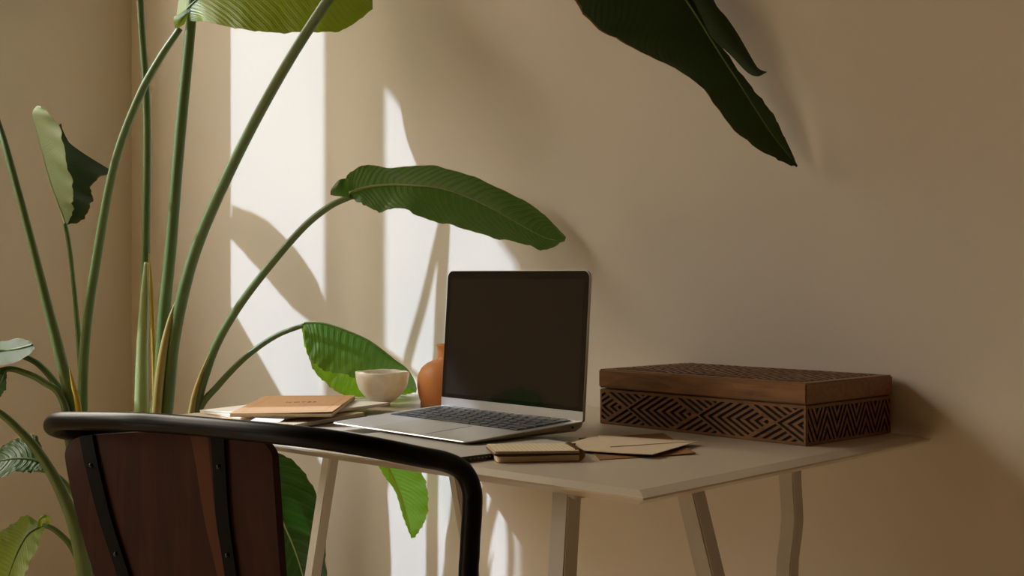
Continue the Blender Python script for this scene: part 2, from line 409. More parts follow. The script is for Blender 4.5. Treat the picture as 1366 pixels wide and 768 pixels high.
t_.link(t_.mix(t_.noise(5), (.015, .0115, .010, 1), (.013, .010, .0088, 1)), t_.b.inputs['Base Color']); M['screen'] = t_.m
t_ = NT('bezel_glass'); t_.link(t_.mix(t_.noise(5), (.0035, .0035, .0035, 1), (.003, .003, .003, 1)), t_.b.inputs['Base Color']); t_.b.inputs['Roughness'].default_value = .08; M['bezel'] = t_.m
lid.children[0].data.materials[0] = M['bezel']
bm = bmesh.new(); lidprism(bm, .0085, W-.0085, .0205, LH-.0125, -.0004, -.0002, r=.001, rb=.001); link('display', bm, 'screen', lid)
bm = bmesh.new(); tube(bm, [L(.03, .2075, .0125), L(.274, .2075, .0125)], .0045, 12, 4); link('hinge', bm, 'black_plastic', lt, smooth=True)

# ------------------------------------------------------------------ carved box
ba = math.radians(43.45)
be = RX*(-math.sin(ba))+FW*math.cos(ba); bv = RX*math.cos(ba)+FW*math.sin(ba)
Bc = CAM+RX*.3797+FW*1.6765; BL, BW, BH = .365, .212, .0815; SPL = .0535
bx = thing('carved_box', 'dark carved wooden box with a plain-sided lid on the right end of the desk', 'box', Vector((Bc.x, Bc.y, HT))+be*BL/2+bv*BW/2)
def Bx(u, v, z): p = Bc+be*u+bv*v; return Vector((p.x, p.y, HT+z))
def stripe(f, p, duty=.5): return (f/p) % 1.0 < duty
def front_pat(u, y, L_=.130, m=1.8, p=.0086, hh=.0245, off=.0505):
    """nested chevrons between crossing bands; u along the face, y from the middle"""
    q = ((u-off) % L_)/m; Lq = L_/m; ay = abs(y)
    if Lq-q < ay: q2 = q-Lq; f = q2+ay; return stripe(f+.0018, p) and abs(q2-ay) > .0022 if False else stripe(f-.003, p, .48)
    if q < ay: return stripe(q+ay-.003, p, .48)
    f = q-ay
    if Lq-q-ay < .003: return False
    return stripe(f-.003, p, .48)
def side_pat(u, y, per=.0475, g=1.9, p=.0150):
    a = abs(((u/per) % 1)-.5)*per
    return stripe(y-g*a*1.0+.1, p*1.15, .45)
def carve(bm, fn, pat, ulen, vlen, nu, nv, depth, nrm, border=.003):
    """a face carved in relief: grid of cells, grooves sunk and stained"""
    g = [[pat(ulen*(i+.5)/nu, vlen*(j+.5)/nv) and border < ulen*(i+.5)/nu < ulen-border and border < vlen*(j+.5)/nv < vlen-border for j in range(nv)] for i in range(nu)]
    V = {}
    def vert(i, j, s):
        k = (i, j, s)
        if k not in V: V[k] = bm.verts.new(fn(ulen*i/nu, vlen*j/nv)-nrm*(depth if s else 0))
        return V[k]
    for i in range(nu):
        for j in range(nv):
            s = g[i][j]
            f = bm.faces.new((vert(i, j, s), vert(i+1, j, s), vert(i+1, j+1, s), vert(i, j+1, s))); f.material_index = 1 if s else 0
            if i+1 < nu and g[i+1][j] != s:
                f = bm.faces.new((vert(i+1, j, 0), vert(i+1, j+1, 0), vert(i+1, j+1, 1), vert(i+1, j, 1))); f.material_index = 1
            if j+1 < nv and g[i][j+1] != s:
                f = bm.faces.new((vert(i, j+1, 0), vert(i+1, j+1, 0), vert(i+1, j+1, 1), vert(i, j+1, 1))); f.material_index = 1
def link_raw(name, bm, mats, parent):
    me = bpy.data.meshes.new(name); org = parent_origin(parent)
    bmesh.ops.translate(bm, verts=bm.verts, vec=-org); bm.to_mesh(me); bm.free()
    for m in mats: me.materials.append(M[m])
    o = bpy.data.objects.new(name, me); COL.objects.link(o); o.parent = parent; return o
ins = .0025
bm = bmesh.new()
q = slab(bm, ins+.001, BL-ins-.001, ins+.001, BW-ins-.001, .0, SPL-.001, Bx)
carve(bm, lambda u, z: Bx(BL-ins-u, ins-.0008, .001+z), lambda u, z: front_pat(u, z-.026), BL-2*ins, SPL-.003, 460, 76, .0016, -bv)
carve(bm, lambda u, z: Bx(ins-.0008, ins+u, .001+z), lambda u, z: side_pat(u, z), BW-2*ins, SPL-.003, 270, 76, .0016, -be)
carve(bm, lambda u, z: Bx(BL-ins+.0008, ins+u, .001+z), lambda u, z: side_pat(u, z), BW-2*ins, SPL-.003, 200, 50, .0016, be)
link_raw('body', bm, ['boxtop', 'groove'], bx)
bm = bmesh.new(); slab(bm, 0, BL, 0, BW, SPL+.0003, BH, Bx); bev(bm, .0022, 3); lidb = link('lid', bm, 'boxwood', bx, angle=40)
bm = bmesh.new()
def top_pat(u, v):
    return front_pat(u, (v-.085) % .085-.0425, L_=.15, m=1.5, p=.0125, off=.03)
carve(bm, lambda u, v: Bx(BL-.016-u, .014+v, BH+.0007), top_pat, BL-.032, BW-.028, 400, 230, .0006, Vector((0, 0, 1)), border=.0)
link_raw('lid_carving', bm, ['boxtop', 'groove'], lidb)

# ------------------------------------------------------------------ papers, notebooks
def rect_thing(corner, ux, uy, lx, ly):
    return lambda u, v, z: Vector((corner.x, corner.y, 0))+ux*u+uy*v+Vector((0, 0, z))
# bottom notebook with black cover
c0 = CW(-.2264, 2.035, 0); a1 = (RX*-.079+FW*-.162).normalized(); a2 = (RX*-.162+FW*.079).normalized()
f = rect_thing(c0, a1, a2, 0, 0)
nb = thing('notebook', 'cream-paged notebook with a black back cover, lowest of the stack beside the laptop', 'notebook', f(.12, .08, HT), 'notebooks and papers stacked on the desk')
bm = bmesh.new(); slab(bm, 0, .235, 0, .16, HT, HT+.0012, f); link('back_cover', bm, 'black_plastic', nb)
bm = bmesh.new(); slab(bm, .004, .232, .003, .157, HT+.0012, HT+.007, f); link('pages', bm, 'cream', nb)
# loose white paper
s1 = CW(-.47, 2.01, 0); d1 = (RX*.9+FW*-.35).normalized(); d2 = (RX*.35+FW*.9).normalized()
f = rect_thing(s1, d1, d2, 0, 0)
# spiral notebook (left, mostly behind the chair)
bn = thing('spiral_notebook', 'brown-covered spiral notebook with white wire at the left edge of the paper stack', 'notebook', f(.06, .08, HT+.0072), 'notebooks and papers stacked on the desk')
# middle white notebook
rp = CW(-.200, 2.118, 0); w1 = (RX*-.14+FW*-.22).normalized(); w2 = (RX*-.117+FW*.105); w2 = (w2-w1*w2.dot(w1)).normalized()
fw = rect_thing(rp, w1, w2, 0, 0)
wn = thing('white_notebook', 'white softcover notebook lying between the kraft notebook and the desk', 'notebook', fw(.12, .08, HT+.0075), 'notebooks and papers stacked on the desk')
ZW = HT+.0092
bm = bmesh.new(); slab(bm, 0, .252, 0, .172, ZW, ZW+.0008, fw); link('back_cover', bm, 'cream', wn)
bm = bmesh.new(); slab(bm, .001, .251, .001, .171, ZW+.0008, ZW+.0042, fw); link('pages', bm, 'paper', wn)
bm = bmesh.new(); slab(bm, 0, .252, 0, .172, ZW+.0042, ZW+.0048, fw); link('front_cover', bm, 'paper', wn)
g1 = PZ(272, 553, HT+.006); g2 = PZ(330, 562, HT+.006); gx = (g2-g1).normalized(); gy = Vector((-gx.y, gx.x, 0))
if gy.dot(FW) < 0: gy = -gy
fs = rect_thing(g1, gx, gy, 0, 0)
bn.location = fs(.07, .04, HT+.0073)
bm = bmesh.new(); slab(bm, 0, .15, 0, .09, HT+.0073, HT+.0081, fs); link('back_cover', bm, 'kraft', bn)
bm = bmesh.new(); slab(bm, .012, .148, .002, .088, HT+.0081, HT+.0090, fs); link('pages', bm, 'paper', bn)
bm = bmesh.new()
for k in range(9):
    c = fs(.005, .006+k*.0085, HT+.0100)
    tube(bm, [c+gx*(.0045*math.cos(a))+Vector((0, 0, .0035*math.sin(a))) for a in (i*math.pi/5 for i in range(-3, 6))], .0008, 6, 20)
link('wire_binding', bm, 'whitewire', bn, smooth=True)
# paper slip
lp = thing('paper_slip', 'small white slip of paper poking out under the kraft notebook', 'paper', Vector(PZ(352, 560, HT+.0145)))
bm = bmesh.new()
A = [PZ(333, 556, HT+.0141), PZ(333, 561, HT+.0141), PZ(372, 563.5, HT+.0141), PZ(372, 557, HT+.0141)]
A = [PZ(372, 563.8, HT+.0141), PZ(333, 561.8, HT+.0141)]
dd = FW*.045
prism(bm, [A[1], A[0], A[0]+dd, A[1]+dd], Vector((0, 0, .0004))); link('sheet', bm, 'paper', lp)
# kraft notebook
ZK = HT+.0147
fk = lambda u, v, z: CW(-.412+u, 1.895+v*1.0, z)
kn = thing('kraft_notebook', 'kraft-brown notebook printed NOTES on top of the stack beside the chair rail', 'notebook', fk(.07, .13, ZK), 'notebooks and papers stacked on the desk')
bm = bmesh.new(); slab(bm, 0, .150, 0, .280, ZK, ZK+.0006, fk); link('back_cover', bm, 'kraft', kn)
bm = bmesh.new(); slab(bm, .001, .149, .001, .279, ZK+.0006, ZK+.0046, fk); link('pages', bm, 'cream', kn)
def kcover(bm, h):
    n = 14; top = []; 
    for i in range(n+1):
        u = .150*i/n; lift = .0026*(i/n)**2
        top.append((u, lift))
    for j0, j1 in ((0, .28),):
        rows_ = []
        for v in (0, .07, .14, .21, .28):
            rows_.append([[bm.verts.new(fk(u, v, ZK+.0047+l*(1-v/.4)+h_)) for u, l in top] for h_ in (0, h)])
        for a, b in zip(rows_, rows_[1:]):
            for s in (0, 1):
                for i in range(n): bm.faces.new((a[s][i], a[s][i+1], b[s][i+1], b[s][i]))
            for i in (0, n): bm.faces.new((a[0][i], a[1][i], b[1][i], b[0][i]))
        for r in (rows_[0], rows_[-1]):
            for i in range(n): bm.faces.new((r[0][i], r[0][i+1], r[1][i+1], r[1][i]))
bm = bmesh.new(); kcover(bm, .0006); kc = link('front_cover', bm, 'kraft', kn)
kz = lambda u, v: ZK+.0047+.0026*(u/.15)**2*(1-v/.4)+.0007
bm = bmesh.new()
def kline(u0, v0, u1, v1, w=.0005):
    n = 12
    du, dv = u1-u0, v1-v0; l = math.hypot(du, dv); nx, ny = -dv/l*w, du/l*w; pr = None
    for i in range(n+1):
        s = i/n; u, v = u0+du*s, v0+dv*s; z = kz(u, v)
        q = [bm.verts.new(fk(u-nx, v-ny, z)), bm.verts.new(fk(u+nx, v+ny, z))]
        if pr: bm.faces.new((pr[0], pr[1], q[1], q[0]))
        pr = q
for a in ((.014, .02, .136, .02), (.014, .255, .136, .255), (.014, .02, .014, .255), (.136, .02, .136, .255)): kline(*a)
link('embossed_border', bm, 'emboss', kc)
tx = bpy.data.curves.new('t', 'FONT'); tx.body = 'NOTES'; tx.size = .0125; tx.space_character = 1.35; tx.align_x = 'CENTER'; tx.extrude = .0001
to = bpy.data.objects.new('t', tx); COL.objects.link(to)
bpy.context.view_layer.update()
me = bpy.data.meshes.new_from_object(to.evaluated_get(bpy.context.evaluated_depsgraph_get())); bpy.data.objects.remove(to)
for v in me.vertices:
    u = .078+v.co.x; w = .158+v.co.y*1.5; p = fk(u, w, kz(u, w)+v.co.z)-kn.location; v.co = p
me.materials.append(M['ink']); o = bpy.data.objects.new('printed_title', me); COL.objects.link(o); o.parent = kc; o['label'] = 'dark printed word NOTES'

# ------------------------------------------------------------------ bowl, jar
t_ = NT('alabaster'); n = t_.noise(26, 6, dist=.8); t_.link(t_.ramp(n, [(.3, srgb(222, 214, 200)), (.5, srgb(238, 232, 222)), (.7, srgb(226, 208, 184))]), t_.b.inputs['Base Color'])
t_.b.inputs['Roughness'].default_value = .4; t_.b.inputs['Subsurface Weight'].default_value = .5; t_.b.inputs['Subsurface Radius'].default_value = (.02, .016, .012); t_.b.inputs['Subsurface Scale'].default_value = .6
M['alabaster'] = t_.m
bc = PZ(510, 540.5, HT); bc.z = HT
bm = bmesh.new()
lathe(bm, bc, [(0, 0), (.013, 0), (.0135, .004), (.021, .009), (.031, .017), (.0385, .027), (.0430, .038), (.0450, .050), (.0455, .0575), (.0440, .0580), (.0425, .0570), (.0415, .048), (.0385, .036), (.033, .025), (.024, .017), (.010, .013), (0, .0125)])
for v in bm.verts:
    p = v.co-bc; a = math.atan2(p.y, p.x); r = math.hypot(p.x, p.y)
    if p.z > .05 : v.co.z += .0008*math.sin(3*a+1)+.0004*math.sin(11*a)
    k = 1+.012*math.sin(2*a+.6)*min(1, p.z/.03); v.co.x = bc.x+p.x*k; v.co.y = bc.y+p.y*k
tag(link('bowl', bm, 'alabaster', None, smooth=True, origin=bc), 'small cream stone bowl standing on the desk between the notebooks and the jar', 'bowl')
t_ = NT('amber_frosted_glass')
t_.link(t_.mix(t_.noise(30), srgb(243, 190, 126), srgb(235, 178, 112)), t_.b.inputs['Base Color']); t_.b.inputs['Roughness'].default_value = .38
t_.b.inputs['Transmission Weight'].default_value = .15; t_.b.inputs['IOR'].default_value = 1.3
t_.b.inputs['Subsurface Weight'].default_value = .0
tr = t_.node('ShaderNodeBsdfTranslucent'); tr.inputs[0].default_value = srgb(252, 210, 160); mx = t_.node('ShaderNodeMixShader'); mx.inputs[0].default_value = .45
t_.link(t_.b.outputs[0], mx.inputs[1]); t_.link(tr.outputs[0], mx.inputs[2]); t_.link(mx.outputs[0], t_.o.inputs[0])
M['amber'] = t_.m
jc = PZ(599, 541, HT); jc.z = HT
bm = bmesh.new(); s = 1.0
prof = [(0, 0), (.0455, 0), (.0480, .0015), (.0488, .0045), (.0480, .008), (.0500, .012), (.0525, .022), (.0540, .034), (.0538, .046), (.0515, .056), (.0465, .065), (.0385, .0720), (.0300, .0760), (.0225, .0785), (.0196, .082), (.0190, .092), (.0192, .1005), (.0232, .1030), (.0235, .1045),
        (.0180, .1045), (.0172, .100), (.0172, .082), (.020, .0765), (.028, .0735), (.037, .0695), (.0440, .063), (.0488, .055), (.051, .046), (.0512, .034), (.0495, .022), (.047, .012), (.044, .007), (0, .0065)]
lathe(bm, jc, prof)
tag(link('jar', bm, 'amber', None, smooth=True, origin=jc), 'round amber frosted glass jar with a narrow neck partly hidden behind the laptop screen', 'jar')

# ------------------------------------------------------------------ notepad
c0 = CW(-.0215, 1.527, 0); n1 = (RX*.107+FW*.018).normalized(); n2 = (RX*-.06+FW*.36).normalized(); n2 = (n2-n1*n2.dot(n1)).normalized()
fn = rect_thing(c0, n1, n2, 0, 0)
np_ = thing('notepad', 'small spiral-bound notepad with a lined page lying in front of the laptop', 'notepad', fn(.05, .03, HT))
t_ = NT('lined_paper'); tc = t_.node('ShaderNodeUVMap'); sp = t_.node('ShaderNodeSeparateXYZ'); t_.link(tc.outputs[0], sp.inputs[0])
ln = t_.math('LESS_THAN', t_.math('FRACT', t_.math('MULTIPLY', sp.outputs[0], 18.0)), .10)
t_.link(t_.mix(t_.math('MULTIPLY', ln, .6), srgb(222, 206, 172), srgb(140, 120, 95)), t_.b.inputs['Base Color']); t_.b.inputs['Roughness'].default_value = .85; M['lined'] = t_.m
NL, NWD = .107, .070
def wavy(bm, u0, u1, v0, v1, z0, z1, r=.006, lift=0):
    """a sheaf of sheets with rounded corners at its free end, slightly raised there"""
    pts = []
    for cx, cy, a0, rr in ((u1, v1, 0, .001), (u0, v1, 90, r), (u0, v0, 180, r), (u1, v0, 270, .001)):
        sx = -1 if a0 in (0, 270) else 1; sy = -1 if a0 in (0, 90) else 1
        for k in range(6):
            a = math.radians(a0+18*k); pts.append((cx+sx*rr+rr*math.cos(a), cy+sy*rr+rr*math.sin(a)))
    zz = lambda u: lift*(1-(u-u0)/(u1-u0))
    uvl = bm.loops.layers.uv.verify()
    A = [bm.verts.new(fn(u, v, z0+zz(u))) for u, v in pts]; B = [bm.verts.new(fn(u, v, z1+zz(u))) for u, v in pts]
    bm.faces.new(A); fB = bm.faces.new(B)
    for l, (u, v) in zip(fB.loops, pts): l[uvl].uv = ((u-u0)/(u1-u0), v/NWD)
    for k in range(len(A)): bm.faces.new((A[k], B[k], B[(k+1) % len(A)], A[(k+1) % len(A)]))
bm = bmesh.new(); wavy(bm, .004, NL-.004, 0, NWD, HT, HT+.0009, .005); link('back_cover', bm, 'kraftdark', np_)
bm = bmesh.new(); wavy(bm, .005, NL-.004, .0008, NWD-.0008, HT+.0009, HT+.0075, .005); link('page_block', bm, 'cream', np_)
bm = bmesh.new(); wavy(bm, .001, NL-.004, 0, NWD, HT+.0078, HT+.0086, .005, .001); link('front_cover', bm, 'darkcard', np_)
bm = bmesh.new(); wavy(bm, .000, NL-.004, 0, NWD, HT+.0092, HT+.0098, .005, .001); link('divider', bm, 'kraftdark', np_)
bm = bmesh.new(); wavy(bm, .0015, NL-.004, 0, NWD, HT+.0100, HT+.0128, .005, .0012); link('lined_pages', bm, 'lined', np_)
bm = bmesh.new()
for k in range(14):
    v = .005+k*.0046
    for dv in (0, .0012):
        c = fn(NL-.004, v+dv, HT+.0073)
        tube(bm, [c+n1*(.0078*math.cos(a))+Vector((0, 0, .0069*math.sin(a))) for a in (math.radians(x) for x in range(-115, 126, 20))], .00055, 6, 22)
link('spiral_binding', bm, 'wire', np_, smooth=True)

# ------------------------------------------------------------------ envelopes
def envelope(name, label, px, mat, z, curl, flap=None):
    C = [PZ(x, y, z+.002) for x, y in px]                     # BL BR TR TL
    o = (C[0]+C[1]+C[2]+C[3])/4; o.z = z; e = thing(name, label, 'envelope', o)
    n = 10
    def pt(u, v, h):
        a = C[0].lerp(C[1], u); b = C[3].lerp(C[2], u); p = a.lerp(b, v)
        p.z = z+h+curl*(u**3)*(1-.5*v); return p
    def sheet(bm, h, th):
        g = [[[bm.verts.new(pt(i/n, j/n, h+s*th)) for j in range(n+1)] for i in range(n+1)] for s in (0, 1)]
        for s in (0, 1):
            for i in range(n):
                for j in range(n): bm.faces.new((g[s][i][j], g[s][i+1][j], g[s][i+1][j+1], g[s][i][j+1]))
        for i in range(n):
            for a, b in (((i, 0), (i+1, 0)), ((i, n), (i+1, n)), ((0, i), (0, i+1)), ((n, i), (n, i+1))):
                bm.faces.new((g[0][a[0]][a[1]], g[0][b[0]][b[1]], g[1][b[0]][b[1]], g[1][a[0]][a[1]]))
    bm = bmesh.new(); sheet(bm, 0, .0009); link('body', bm, mat, e)
    if flap:
        bm = bmesh.new(); m = 12; rows_ = []
        for i in range(m+1):
            v = 1-flap[1]*i/m; w = 1-i/m; a = flap[0]*(1-w); b = flap[0]+(1-flap[0])*w; b = 1-(1-flap[0])*(1-w)
            rows_.append([[bm.verts.new(pt(a+(b-a)*k/6, v, .0010+.0004*i/m+s*.0004)) for k in range(7)] for s in (0, 1)])
        for r0, r1 in zip(rows_, rows_[1:]):
            for k in range(6): bm.faces.new((r0[1][k], r0[1][k+1], r1[1][k+1], r1[1][k]))
            bm.faces.new((r0[0][0], r0[1][0], r1[1][0], r1[0][0])); bm.faces.new((r0[0][6], r0[1][6], r1[1][6], r1[0][6]))
        link('flap', bm, mat, e)
    return e
envelope('envelope', 'brown kraft envelope lying underneath the cream envelope', [(800, 611.5), (928, 604), (885, 577), (772, 583)], 'kraftdark', HT, .0015)
envelope('envelope', 'cream envelope with a pointed flap lying on top of the brown one', [(738, 596), (871, 606.5), (930, 588.5), (795, 579)], 'envelope', HT+.0032, .002, (.45, .72))

# ------------------------------------------------------------------ chair
ch = thing('chair', 'dark walnut chair with a black tubular steel rail pushed up to the desk', 'chair', CW(-.33, 1.55, 0))
rail = [P(346, 606, 1.69), P(338, 578, 1.685), P(305, 575, 1.68), P(230, 577, 1.67), P(150, 581, 1.655), P(100, 577, 1.635), P(72, 570, 1.60), P(76, 562, 1.56), P(105, 561, 1.52), P(165, 562, 1.46), P(230, 565.5, 1.42), P(350, 576.5, 1.34), P(430, 585.5, 1.31),
        P(500, 597, 1.31), P(560, 609, 1.335), P(596, 616.5, 1.36), P(618, 629, 1.375), P(629, 652, 1.38), P(630, 680, 1.38), P(628, 710, 1.38), P(626.5, 740, 1.38), P(625, 768, 1.38)]
x1 = P(625, 768, 1.38); foot = Vector((x1.x-.01, x1.y+.01, 0)); rail += [x1.lerp(foot, k/8) for k in range(1, 9)]
x0 = rail[0]
bm = bmesh.new(); tube(bm, [Vector((x0.x, x0.y, z_)) for z_ in (0, .15, .3, .45, .6)]+[x0]+rail[1:], .0108, 20, 420); link('arm_rail', bm, 'black_metal', ch, smooth=True)
# back panel, curved, seen from outside
pL = [(86, 584, 1.545), (88, 620, 1.53), (103, 690, 1.51), (126, 768, 1.50), (150, 850, 1.49), (172, 920, 1.48)]
pM = [(225, 576, 1.43), (228, 620, 1.43), (235, 690, 1.43), (250, 768, 1.43), (262, 850, 1.44), (275, 920, 1.45)]
pR = [(362, 588, 1.355), (364, 625, 1.355), (369, 700, 1.36), (374, 768, 1.37), (380, 850, 1.39), (386, 920, 1.41)]
NV = 80; NU = 160
cL, cM, cR = (cat([P(*p) for p in r], NV+1) for r in (pL, pM, pR))
def panel_pt(s, j, off=0.0):
    a, m, b = cL[j], cM[j], cR[j]
    p = a*(2*(s-.5)*(s-1))+m*(4*s*(1-s))+b*(2*s*(s-.5))
    d_ = a*(4*s-3)+m*(4-8*s)+b*(4*s-1); n_ = d_.cross(Vector((0, 0, 1))).normalized()
    if n_.dot(FW) > 0: n_ = -n_
    return p+n_*off
def panel(bm, s0, s1, off0, off1, n, rt=0, rtl=False, rtr=False, j0=0, j1=NV, mi=None):
    g = []
    for o_ in (off0, off1):
        rows_ = []
        for j in range(j0, j1+1):
            row = []
            for i in range(n+1):
                s = s0+(s1-s0)*i/n
                p = panel_pt(s, j, o_)
                row.append(bm.verts.new(p))
            rows_.append(row)
        g.append(rows_)
    m_ = j1-j0; uvl = bm.loops.layers.uv.verify()
    for k in (0, 1):
        for j in range(m_):
            for i in range(n):
                fc = bm.faces.new((g[k][j][i], g[k][j][i+1], g[k][j+1][i+1], g[k][j+1][i]))
                for l_, (a_, b_) in zip(fc.loops, ((i, j), (i+1, j), (i+1, j+1), (i, j+1))): l_[uvl].uv = (s0+(s1-s0)*a_/n, b_/m_)
    for j in range(m_):
        for i in (0, n): bm.faces.new((g[0][j][i], g[1][j][i], g[1][j+1][i], g[0][j+1][i]))
    for i in range(n):
        for j in (0, m_): bm.faces.new((g[0][j][i], g[0][j][i+1], g[1][j][i+1], g[1][j][i]))
    return g
bm = bmesh.new()
g = panel(bm, 0, 1, 0, -.011, NU)
# rounded top corners: slide the corner vertices onto an arc
NJ, NI = 12, 14
for k in (0, 1):
    for j in range(0, NJ):
        lim = 1-math.sqrt(max(0, 1-(1-j/NJ)**2))
        for side in (0, 1):
            off = -.011 if k else 0
            tgt = panel_pt(lim*NI/NU if side == 0 else 1-lim*NI/NU, j, off); edge = panel_pt(side, j, off)
            for ii in range(0, NI*2):
                w_ = 1-ii/(NI*2)
                g[k][j][ii if side == 0 else NU-ii].co += (tgt-edge)*w_
bev_ = None
link('backrest', bm, 'walnut', ch, angle=50)
def strap(sa, sb):
    bm = bmesh.new(); n = NV; A = []
    for j in range(n+1):
        s = sa+(sb-sa)*j/n; w = .031
        A.append([bm.verts.new(panel_pt(s+ds, j, o_)) for ds, o_ in ((-w, .0005), (w, .0005), (w, .0042), (-w, .0042))])
    for a, b in zip(A, A[1:]):
        for k in range(4): bm.faces.new((a[k], a[(k+1) % 4], b[(k+1) % 4], b[k]))
    bm.faces.new(A[0]); bm.faces.new(A[-1][::-1])
    o = link('support_bar', bm, 'strap', ch, angle=40)
    for j in (16, 42, 54, 72):
        s = sa+(sb-sa)*j/n; bm = bmesh.new(); c = panel_pt(s, j, .0046)
        bmesh.ops.create_uvsphere(bm, u_segments=14, v_segments=8, radius=.0026, matrix=Matrix.Translation(c)); link('rivet', bm, 'rivet', o, smooth=True)
strap(.118, .205); strap(.745, .745)
# seat, rear legs (below the frame)
sc = (rail[0]+foot)/2; cb = cM[-1]
bm = bmesh.new()
seatc = Vector((ch.location.x+.12, ch.location.y+.10, .45))
fdir = Vector((.1, .99, 0)).normalized(); sdir = Vector((fdir.y, -fdir.x, 0))
seatc = CW(-.30, 1.60, .445); 
q = [seatc+sdir*a+fdir*b for a, b in ((-.19, -.17), (.19, -.17), (.20, .17), (-.20, .17))]
prism(bm, q, Vector((0, 0, .018))); bev(bm, .006, 3); link('seat', bm, 'walnut', ch, angle=40)
for s in (-1, 1):
    bm = bmesh.new(); a = seatc+sdir*.18*s+fdir*-.15; tube(bm, [a, a-fdir*.03+Vector((0, 0, -.445))], .0108, 12, 6); link('leg', bm, 'black_metal', ch, smooth=True)
bm = bmesh.new(); tube(bm, [rail[0]*1.0 if False else Vector((x0.x, x0.y, .44)), seatc-sdir*.17+fdir*.1+Vector((0, 0, -.008)), seatc+sdir*.17+fdir*.1+Vector((0, 0, -.008)), Vector((x1.x-.005, x1.y, .44))], .008, 10, 40); link('seat_frame', bm, 'black_metal', ch, smooth=True)

# ------------------------------------------------------------------ the plant
base = CW(-.60, 2.42, 0)
pl = thing('bird_of_paradise_plant', 'tall green bird of paradise plant with paddle leaves on long stalks in the corner', 'plant', base)
bm = bmesh.new(); lathe(bm, base, [(0, .005), (.12, 0), (.135, .01), (.165, .15), (.175, .27), (.178, .285), (.168, .285), (.162, .25), (0, .245)], 48); pt_ = link('pot', bm, 'pot', pl, smooth=True)
bm = bmesh.new(); lathe(bm, base, [(0, .262), (.08, .26), (.158, .254), (.158, .249), (0, .248)], 32); link('soil', bm, 'soil', pt_, smooth=True)
def stalk(pts, rad, mat='stalk', name='leaf_stalk', flat=1.0, n=None):
    Q = [P(*p) if len(p) == 3 and p[0] is not None else p[1] for p in pts]
    bm = bmesh.new(); tube(bm, Q, rad, 14, n or len(pts)*10, flat); return link(name, bm, mat, pl, smooth=True)
def root(dx, dy): return (None, Vector((base.x+dx, base.y+dy, .24)), 0)
def pxr(w, d): return w/2/F*d
# stalks (pixel columns, distance) and half widths
stalk([root(-.03, .03), (112, 640, 2.57), (110, 545, 2.57), (114, 450, 2.56), (128, 350, 2.535), (152, 222, 2.50), (183, 135, 2.465), (212, 80, 2.445), (240, 38, 2.43)], [.013, .012, .0102, .0095, .009, .008, .0075, .0068, .006])
stalk([root(0, 0), (187, 640, 2.57), (189, 552, 2.57), (190, 480, 2.57), (193, 400, 2.57), (195, 300, 2.58), (196.5, 200, 2.60), (195, 120, 2.61), (190, 50, 2.62), (185, -30, 2.62), (176, -140, 2.6), (160, -260, 2.56)], [.018, .016, .0145, .012, .0092, .0084, .0080, .0076, .0072, .007, .0065, .006])
stalk([root(.02, .01), (205, 640, 2.45), (213, 520, 2.45), (219, 420, 2.45), (228, 330, 2.447), (236, 230, 2.439), (243, 150, 2.434), (251, 70, 2.428), (257, 0, 2.425), (262, -90, 2.42), (266, -180, 2.40), (268, -280, 2.38)], [.014, .013, .012, .0115, .0108, .0105, .0105, .0100, .0095, .009, .008, .007])
stalk([root(.03, -.01), (215, 620, 2.42), (222, 540, 2.42), (231, 460, 2.41), (246, 385, 2.40), (266, 320, 2.39), (301, 240, 2.35), (341, 160, 2.30), (386, 80, 2.23), (436, 2, 2.16), (490, -75, 2.12), (560, -150, 2.10), (650, -195, 2.10), (740, -170, 2.05)], [.016, .0145, .0135, .012, .0112, .0106, .0100, .0096, .0092, .0088, .008, .0075, .007, .006])
stalk([root(.07, .02), (246, 620, 2.38), (259, 548, 2.37), (273, 500, 2.36), (291, 455, 2.35), (321, 405, 2.33), (361, 353, 2.30), (405, 303, 2.28), (440, 275, 2.26), (469, 262, 2.25)], [.015, .013, .0112, .009, .0078, .0073, .0068, .0063, .0058, .005])
stalk([root(.08, -.01), (240, 640, 2.38), (263, 552, 2.37), (292, 513, 2.36), (328, 476, 2.36), (368, 448, 2.36), (407, 433, 2.35)], [.012, .009, .0068, .006, .0055, .0048, .004])
stalk([root(-.06, -.04), (118, 640, 2.32), (97, 548, 2.32), (84, 490, 2.31), (64, 410, 2.31), (44, 330, 2.30), (20, 240, 2.30), (0, 172, 2.32), (-25, 110, 2.38), (-60, 65, 2.50), (-90, 52, 2.60), (-104, 50, 2.65)], [.013, .012, .0105, .0095, .0075, .0065, .006, .0055, .0055, .005, .004])
stalk([root(-.04, .05), (120, 640, 2.6), (112, 548, 2.62), (107, 480, 2.61), (102, 420, 2.61), (95, 350, 2.605), (90, 315, 2.60), (86, 298, 2.60)], [.009, .008, .0062, .0058, .005, .0045, .0045, .004])
stalk([root(-.06, -.02), (108, 620, 2.34), (90, 541, 2.34), (76, 514, 2.34), (56, 490, 2.33), (40, 479, 2.33), (20, 472, 2.33), (0, 468, 2.33), (-40, 468, 2.32)], [.01, .009, .007, .0062, .0055, .005, .005, .0045, .004])
stalk([root(-.07, -.03), (105, 630, 2.30), (84, 535, 2.30), (56, 508, 2.30), (30, 496, 2.30), (10, 492, 2.30), (-15, 500, 2.30)], [.01, .009, .0065, .006, .0055, .005, .004])
stalk([(135, 940, 2.10), (128, 850, 2.10), (113, 768, 2.08), (107, 732, 2.07), (95, 688, 2.06), (75, 642, 2.05), (50, 601, 2.04), (25, 573, 2.03), (0, 551, 2.02), (-40, 530, 2.0), (-90, 525, 2.0)], [.013, .013, .012, .0113, .0102, .0088, .0072, .0062, .0056, .005, .004])
